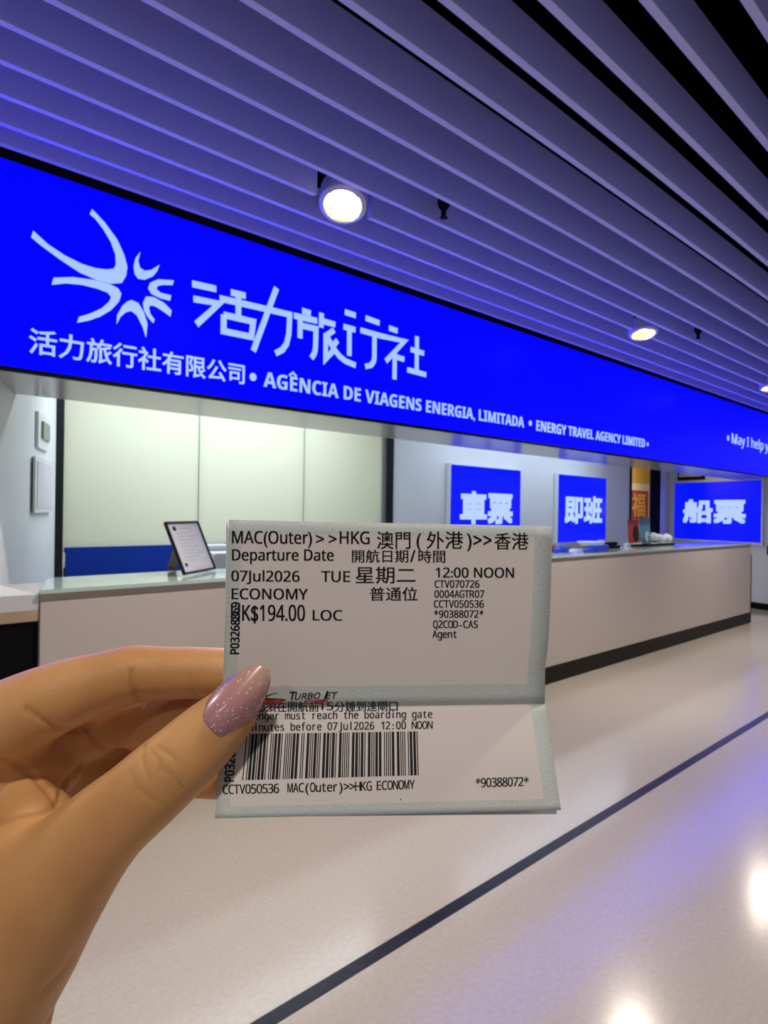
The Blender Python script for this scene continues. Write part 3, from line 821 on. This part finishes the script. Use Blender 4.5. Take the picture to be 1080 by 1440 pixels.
# carrier logo
ZL = lambda q: TP(360 + q[0] / 7.714, 960 + q[1] / 7.714)
TP2 = on_ticket(0.20)
bm = bmesh.new()
for tri in ([(75, 172), (110, 142), (180, 117), (255, 108), (180, 125), (120, 152), (104, 166), (330, 179), (310, 184), (70, 184)],):
    bm.faces.new([bm.verts.new(ZL(q)) for q in tri])
put_text(bm, 'T', TP2, 407, 418, 984.4, 984.4, -11.6, shear=0.22, bold=0.012); put_text(bm, 'URBO', TP2, 414.5, 450.5, 984, 982.4, -8.6, shear=0.22, bold=0.012)
put_text(bm, 'J', TP2, 451, 461.5, 983.2, 983.2, -11.6, shear=0.3, bold=0.012); put_text(bm, 'ET', TP2, 457.8, 474.8, 982.4, 982, -8.6, shear=0.22, bold=0.012)
new_obj('logo_black', bm, M['ink'], tk)
bm = bmesh.new()
for tri in ([(64, 187), (215, 187), (150, 240), (48, 240)], [(226, 187), (250, 187), (185, 238), (162, 240)], [(262, 187), (326, 187), (290, 214), (232, 238), (200, 238)]):
    bm.faces.new([bm.verts.new(ZL(q)) for q in tri])
put_text(bm, '噴射飛航', TP2, 428.5, 461.5, 991.6, 991, -7.4, cjk=True, shear=0.15, bold=0.03)
new_obj('logo_red', bm, M['red_ink'], tk)

# ------------------------------------------------------------------ the hand
def catmull(P, n):
    P = [np.array(p, float) for p in P]
    Q = [2 * P[0] - P[1]] + P + [2 * P[-1] - P[-2]]
    out = []
    for i in range(1, len(Q) - 2):
        for k in range(n):
            t = k / n
            a, b, c, d = Q[i - 1], Q[i], Q[i + 1], Q[i + 2]
            out.append(0.5 * ((2 * b) + (-a + c) * t + (2 * a - 5 * b + 4 * c - d) * t * t + (-a + 3 * b - 3 * c + d) * t ** 3))
    out.append(Q[-2])
    return out

def limb(bm, pts, n=8, seg=28):
    """closed tapered limb. pts: (px, py, depth mm, half width mm, half thickness mm)."""
    C = catmull(pts, n)
    P = [near(c[0], c[1], c[2]) for c in C]
    rings = []
    m_ = len(P)
    def frame(i):
        t = (P[min(i + 1, m_ - 1)] - P[max(i - 1, 0)]).normalized()
        v = (EYE - P[i]).normalized()
        side = t.cross(v).normalized(); dep = side.cross(t).normalized()
        return t, side, dep
    def ring(c, side, dep, a, b):
        return [bm.verts.new(c + side * (a * math.cos(2 * math.pi * k / seg)) + dep * (b * math.sin(2 * math.pi * k / seg))) for k in range(seg)]
    t, s, d = frame(0); a, b = C[0][3] / 1000, C[0][4] / 1000
    v0 = bm.verts.new(P[0] - t * min(a, b))
    for q in (0.35, 0.65, 0.88):
        rings.append(ring(P[0] - t * (min(a, b) * math.sqrt(1 - q * q)), s, d, a * q, b * q))
    for i in range(m_):
        t, s, d = frame(i)
        rings.append(ring(P[i], s, d, C[i][3] / 1000, C[i][4] / 1000))
    a, b = C[-1][3] / 1000, C[-1][4] / 1000
    for q in (0.88, 0.65, 0.35):
        rings.append(ring(P[-1] + t * (min(a, b) * math.sqrt(1 - q * q)), s, d, a * q, b * q))
    v1 = bm.verts.new(P[-1] + t * min(a, b))
    for A, B in zip(rings, rings[1:]):
        for k in range(seg):
            bm.faces.new((A[k], A[(k + 1) % seg], B[(k + 1) % seg], B[k]))
    for k in range(seg):
        bm.faces.new((v0, rings[0][(k + 1) % seg], rings[0][k]))
        bm.faces.new((v1, rings[-1][k], rings[-1][(k + 1) % seg]))

def mm(px, d): return px * (200 - d) / FPX
bm = bmesh.new()
THUMB = [(352, 968, 5.6, 4.2, 3.6), (338, 984, 7.0, 6.2, 5.0), (318, 1008, 8.2, 7.6, 6.4), (290, 1035, 10.0, 8.7, 7.6), (255, 1068, 12.0, 9.4, 8.6), (226, 1094, 13.0, 9.9, 9.0),
         (191, 1125, 13.6, 10.2, 9.2), (152, 1158, 13.6, 11.0, 10), (117, 1194, 13, 12.5, 11.0), (79, 1235, 11, 15.2, 13), (28, 1290, 8, 19.4, 16), (-36, 1374, 6, 22.6, 19)]
limb(bm, THUMB)
INDEX = [(420, 968, -8.6, 5.6, 5.6), (375, 955, -9.4, 6.6, 6.8), (325, 948, -9.8, 7.2, 7.6), (270, 946, -10, 7.4, 8.0), (228, 947, -10, 7.7, 8.4), (190, 948, -9.5, 8.3, 8.8), (150, 958, -8.5, 8.6, 9.0),
         (105, 972, -7, 9.6, 9.6), (55, 992, -5, 10.6, 10.4), (0, 1020, -4, 11.8, 12), (-70, 1060, -4, 13, 13)]
limb(bm, INDEX)
MIDDLE = [(400, 1010, -10.5, 5.6, 5.6), (330, 1010, -13, 7.0, 7.0), (250, 1010, -18.5, 7.8, 7.6), (190, 1015, -22.5, 8.6, 8.6), (150, 1023, -22.5, 8.6, 8.6), (90, 1040, -19, 9.4, 9), (20, 1075, -13, 10, 10), (-70, 1110, -10, 12, 11)]
limb(bm, MIDDLE)
RING = [(345, 1092, -11.5, 5.0, 5.4), (318, 1093, -14, 6.2, 6.4), (270, 1088, -19, 7.0, 7.2), (200, 1082, -27, 7.8, 7.8), (150, 1078, -29.5, 8.4, 8.2), (90, 1090, -24.5, 9.2, 8.6), (20, 1120, -16, 9.5, 9.5), (-70, 1150, -12, 11, 11)]
limb(bm, RING)
LITTLE = [(205, 1112, -31, 6.0, 6.0), (140, 1128, -33, 6.8, 6.8), (80, 1140, -27, 7.4, 7.4), (0, 1170, -18, 8.6, 8.6), (-70, 1200, -13, 10, 10)]
limb(bm, LITTLE)
PALM = [(-70, 1040, -8, 16, 12), (-55, 1090, -8, 21, 13), (-45, 1150, -7, 25, 14), (-45, 1230, -4, 28, 16), (-60, 1320, 0, 28.5, 18), (-75, 1420, 3, 27.5, 19), (-110, 1540, 6, 27.5, 20), (-170, 1720, 12, 29, 22), (-240, 1950, 20, 32, 25)]
limb(bm, PALM)
limb(bm, [(40, 1135, -2, 8, 8), (50, 1165, 2, 12, 10), (30, 1215, 5, 16, 13), (0, 1280, 5, 19, 15)])   # ball of the thumb
limb(bm, [(10, 1040, -6, 9, 8), (-5, 1090, -6, 13, 9), (-10, 1150, -4, 15, 11)])                        # pad below the index finger
limb(bm, [(-60, 1085, -9, 17, 10), (20, 1078, -9, 14, 9), (82, 1078, -14, 8.5, 7)])                     # flat of the palm

SKIN = bpy.data.materials.new('skin'); SKIN.use_nodes = True
nt = SKIN.node_tree; b = nt.nodes['Principled BSDF']
tc = nt.nodes.new('ShaderNodeTexCoord')
n1 = nt.nodes.new('ShaderNodeTexNoise'); n1.inputs['Scale'].default_value = 55; n1.inputs['Detail'].default_value = 6
r1 = nt.nodes.new('ShaderNodeValToRGB')
r1.color_ramp.elements[0].position = 0.32; r1.color_ramp.elements[0].color = (0.60, 0.305, 0.118, 1)
r1.color_ramp.elements[1].position = 0.70; r1.color_ramp.elements[1].color = (0.70, 0.385, 0.155, 1)
n2 = nt.nodes.new('ShaderNodeTexVoronoi'); n2.inputs['Scale'].default_value = 1400
bp_ = nt.nodes.new('ShaderNodeBump'); bp_.inputs['Strength'].default_value = 0.12; bp_.inputs['Distance'].default_value = 0.0004
nt.links.new(tc.outputs['Object'], n1.inputs['Vector']); nt.links.new(n1.outputs['Fac'], r1.inputs['Fac']); nt.links.new(r1.outputs['Color'], b.inputs['Base Color'])
nt.links.new(tc.outputs['Object'], n2.inputs['Vector']); nt.links.new(n2.outputs['Distance'], bp_.inputs['Height']); nt.links.new(bp_.outputs['Normal'], b.inputs['Normal'])
b.inputs['Roughness'].default_value = 0.5; b.inputs['Specular IOR Level'].default_value = 0.35
b.inputs['Subsurface Weight'].default_value = 0.25; b.inputs['Subsurface Scale'].default_value = 0.004
b.inputs['Subsurface Radius'].default_value = (1.0, 0.35, 0.2)

raw = new_obj('person', bm, SKIN)
md = raw.modifiers.new('union', 'REMESH'); md.mode = 'VOXEL'; md.voxel_size = 0.0008
sm_ = raw.modifiers.new('soften', 'SMOOTH'); sm_.factor = 0.5; sm_.iterations = 14
dg = bpy.context.evaluated_depsgraph_get()
me = bpy.data.meshes.new_from_object(raw.evaluated_get(dg))
raw.modifiers.clear(); old = raw.data; raw.data = me; bpy.data.meshes.remove(old)
# creases of the skin: shallow grooves pressed along lines on the side that faces the holder
CREASES = [([(184, 945), (186, 960), (191, 975), (199, 990)], 3.2, 0.9), ([(267, 950), (269, 962), (274, 975)], 2.6, 0.35),
           ([(38, 998), (58, 1012), (82, 1023), (122, 1025)], 4.0, 0.8), ([(-5, 1066), (30, 1079), (60, 1104), (78, 1128)], 4.0, 0.9),
           ([(90, 1126), (60, 1145), (25, 1152), (-5, 1160)], 4.5, 0.9), ([(203, 1046), (200, 1068), (208, 1094)], 2.2, 0.45),
           ([(222, 1050), (240, 1062), (249, 1077)], 2.0, 0.45), ([(226, 1081), (240, 1091), (257, 1106)], 2.0, 0.45),
           ([(185, 1090), (193, 1110), (214, 1126)], 2.8, 0.35), ([(212, 1054), (224, 1074), (222, 1092)], 2.0, 0.3),
           ([(116, 1024), (128, 1036), (146, 1053), (176, 1058)], 3.6, 1.2), ([(82, 1128), (93, 1098), (128, 1068), (172, 1060)], 3.6, 1.1),
           ([(196, 1108), (212, 1124), (232, 1134)], 2.4, 0.25), ([(60, 1395), (85, 1368), (105, 1340)], 5.0, 0.4)]
nv = len(me.vertices)
co = np.empty(nv * 3); me.vertices.foreach_get('co', co); co = co.reshape(-1, 3)
no = np.empty(nv * 3); me.vertices.foreach_get('normal', no); no = no.reshape(-1, 3)
rel = co - np.array(EYE)
zz = rel @ np.array(FWD); px = 540 + FPX * (rel @ np.array(RGT)) / zz; py = 720 - FPX * (rel @ np.array(UPV)) / zz
facing = -(no * (rel / np.linalg.norm(rel, axis=1)[:, None])).sum(1)
push = np.zeros(nv)
q = np.stack([px, py], 1)
for pts, sig, dep in CREASES:
    pts = np.array(catmull([(a, b) for a, b in pts], 6))
    best = np.full(nv, 1e9)
    for a, c in zip(pts[:-1], pts[1:]):
        ab = c - a; t = np.clip(((q - a) @ ab) / (ab @ ab), 0, 1)
        dist = np.hypot(*(q - (a + t[:, None] * ab)).T)
        best = np.minimum(best, dist)
    push += np.exp(-(best / sig) ** 2) * dep * (facing > 0.05)
push *= (zz < 0.245)
co = co - no * (push / 1000)[:, None]
me.vertices.foreach_set('co', co.ravel()); me.update()
for p in me.polygons:
    p.use_smooth = True
hand = tag(raw, 'left hand and wrist of a person pinching the paper ticket between thumb and fingers', 'person')

# thumbnail: long almond nail with pink glitter polish
NAIL = bpy.data.materials.new('pink_glitter_polish'); NAIL.use_nodes = True
nt = NAIL.node_tree; b = nt.nodes['Principled BSDF']
uv = nt.nodes.new('ShaderNodeUVMap'); uv.uv_map = 'nail'
sx = nt.nodes.new('ShaderNodeSeparateXYZ'); nt.links.new(uv.outputs['UV'], sx.inputs[0])
rp = nt.nodes.new('ShaderNodeValToRGB')
rp.color_ramp.elements[0].position = 0.1; rp.color_ramp.elements[0].color = (0.47, 0.225, 0.27, 1)
rp.color_ramp.elements[1].position = 1.0; rp.color_ramp.elements[1].color = (0.66, 0.42, 0.32, 1)
e = rp.color_ramp.elements.new(0.6); e.color = (0.56, 0.29, 0.29, 1)
nt.links.new(sx.outputs['X'], rp.inputs['Fac'])
vo = nt.nodes.new('ShaderNodeTexVoronoi'); vo.inputs['Scale'].default_value = 30
nt.links.new(uv.outputs['UV'], vo.inputs['Vector'])
sel = nt.nodes.new('ShaderNodeMath'); sel.operation = 'GREATER_THAN'; sel.inputs[1].default_value = 0.80
sc_ = nt.nodes.new('ShaderNodeSeparateColor'); nt.links.new(vo.outputs['Color'], sc_.inputs[0]); nt.links.new(sc_.outputs[0], sel.inputs[0])
near_ = nt.nodes.new('ShaderNodeMath'); near_.operation = 'LESS_THAN'; near_.inputs[1].default_value = 0.35
nt.links.new(vo.outputs['Distance'], near_.inputs[0])
fl = nt.nodes.new('ShaderNodeMath'); fl.operation = 'MULTIPLY'; nt.links.new(sel.outputs[0], fl.inputs[0]); nt.links.new(near_.outputs[0], fl.inputs[1])
mx = nt.nodes.new('ShaderNodeMixRGB'); mx.inputs['Color2'].default_value = (0.95, 0.85, 0.8, 1)
nt.links.new(fl.outputs[0], mx.inputs['Fac']); nt.links.new(rp.outputs['Color'], mx.inputs['Color1']); nt.links.new(mx.outputs['Color'], b.inputs['Base Color'])
b.inputs['Roughness'].default_value = 0.3; b.inputs['Specular IOR Level'].default_value = 0.3; b.inputs['Coat Weight'].default_value = 0.3; b.inputs['Coat Roughness'].default_value = 0.12
bm = bmesh.new(); uvl = bm.loops.layers.uv.new('nail')
A = np.array([295.0, 1029.0]); B = np.array([375.0, 940.0])
ax = (B - A); Ln = np.hypot(*ax); ax /= Ln; pr_ = np.array([ax[1], -ax[0]])   # towards the upper left
prof = [(0.0, 3), (0.02, 12), (0.06, 18), (0.13, 24.5), (0.24, 30), (0.38, 32.5), (0.52, 31.5), (0.66, 28), (0.78, 23), (0.88, 17.5), (0.95, 11.5), (1.0, 4)]
def width(s):
    for (a, x), (c, y) in zip(prof, prof[1:]):
        if s <= c:
            return lerp(x, y, (s - a) / (c - a))
    return prof[-1][1]
def crown(s): return lerp(16.8, 9.3, s) + 1.2 * math.sin(math.pi * s)
NS, NT = 26, 16
S = [i / NS for i in range(NS + 1)]
S = [0, 0.01, 0.03, 0.06] + [0.1 + 0.84 * i / 20 for i in range(21)] + [0.97, 0.99, 1.0]
G = []
for s in S:
    row = []
    for k in range(NT + 1):
        t = -1 + 2 * k / NT
        w = width(s)
        p = A + ax * (Ln * s) + pr_ * (w * t)
        d = crown(s) - 5.2 * (abs(t) * w / 32.5) ** 2.2 - (2.0 * (1 - s / 0.06) if s < 0.06 else 0)
        row.append((bm.verts.new(near(p[0], p[1], d)), (s, t * 0.5 * w / 32.5)))
    G.append(row)
for i in range(len(S) - 1):
    for k in range(NT):
        f4 = (G[i][k], G[i + 1][k], G[i + 1][k + 1], G[i][k + 1])
        f = bm.faces.new([v[0] for v in f4]); f.smooth = True
        for l, v in zip(f.loops, f4):
            l[uvl].uv = v[1]
nail = new_obj('thumbnail', bm, NAIL, hand)
nail['label'] = 'long almond thumbnail with pink glitter polish'
sd = nail.modifiers.new('thickness', 'SOLIDIFY'); sd.thickness = 0.0006; sd.offset = 0
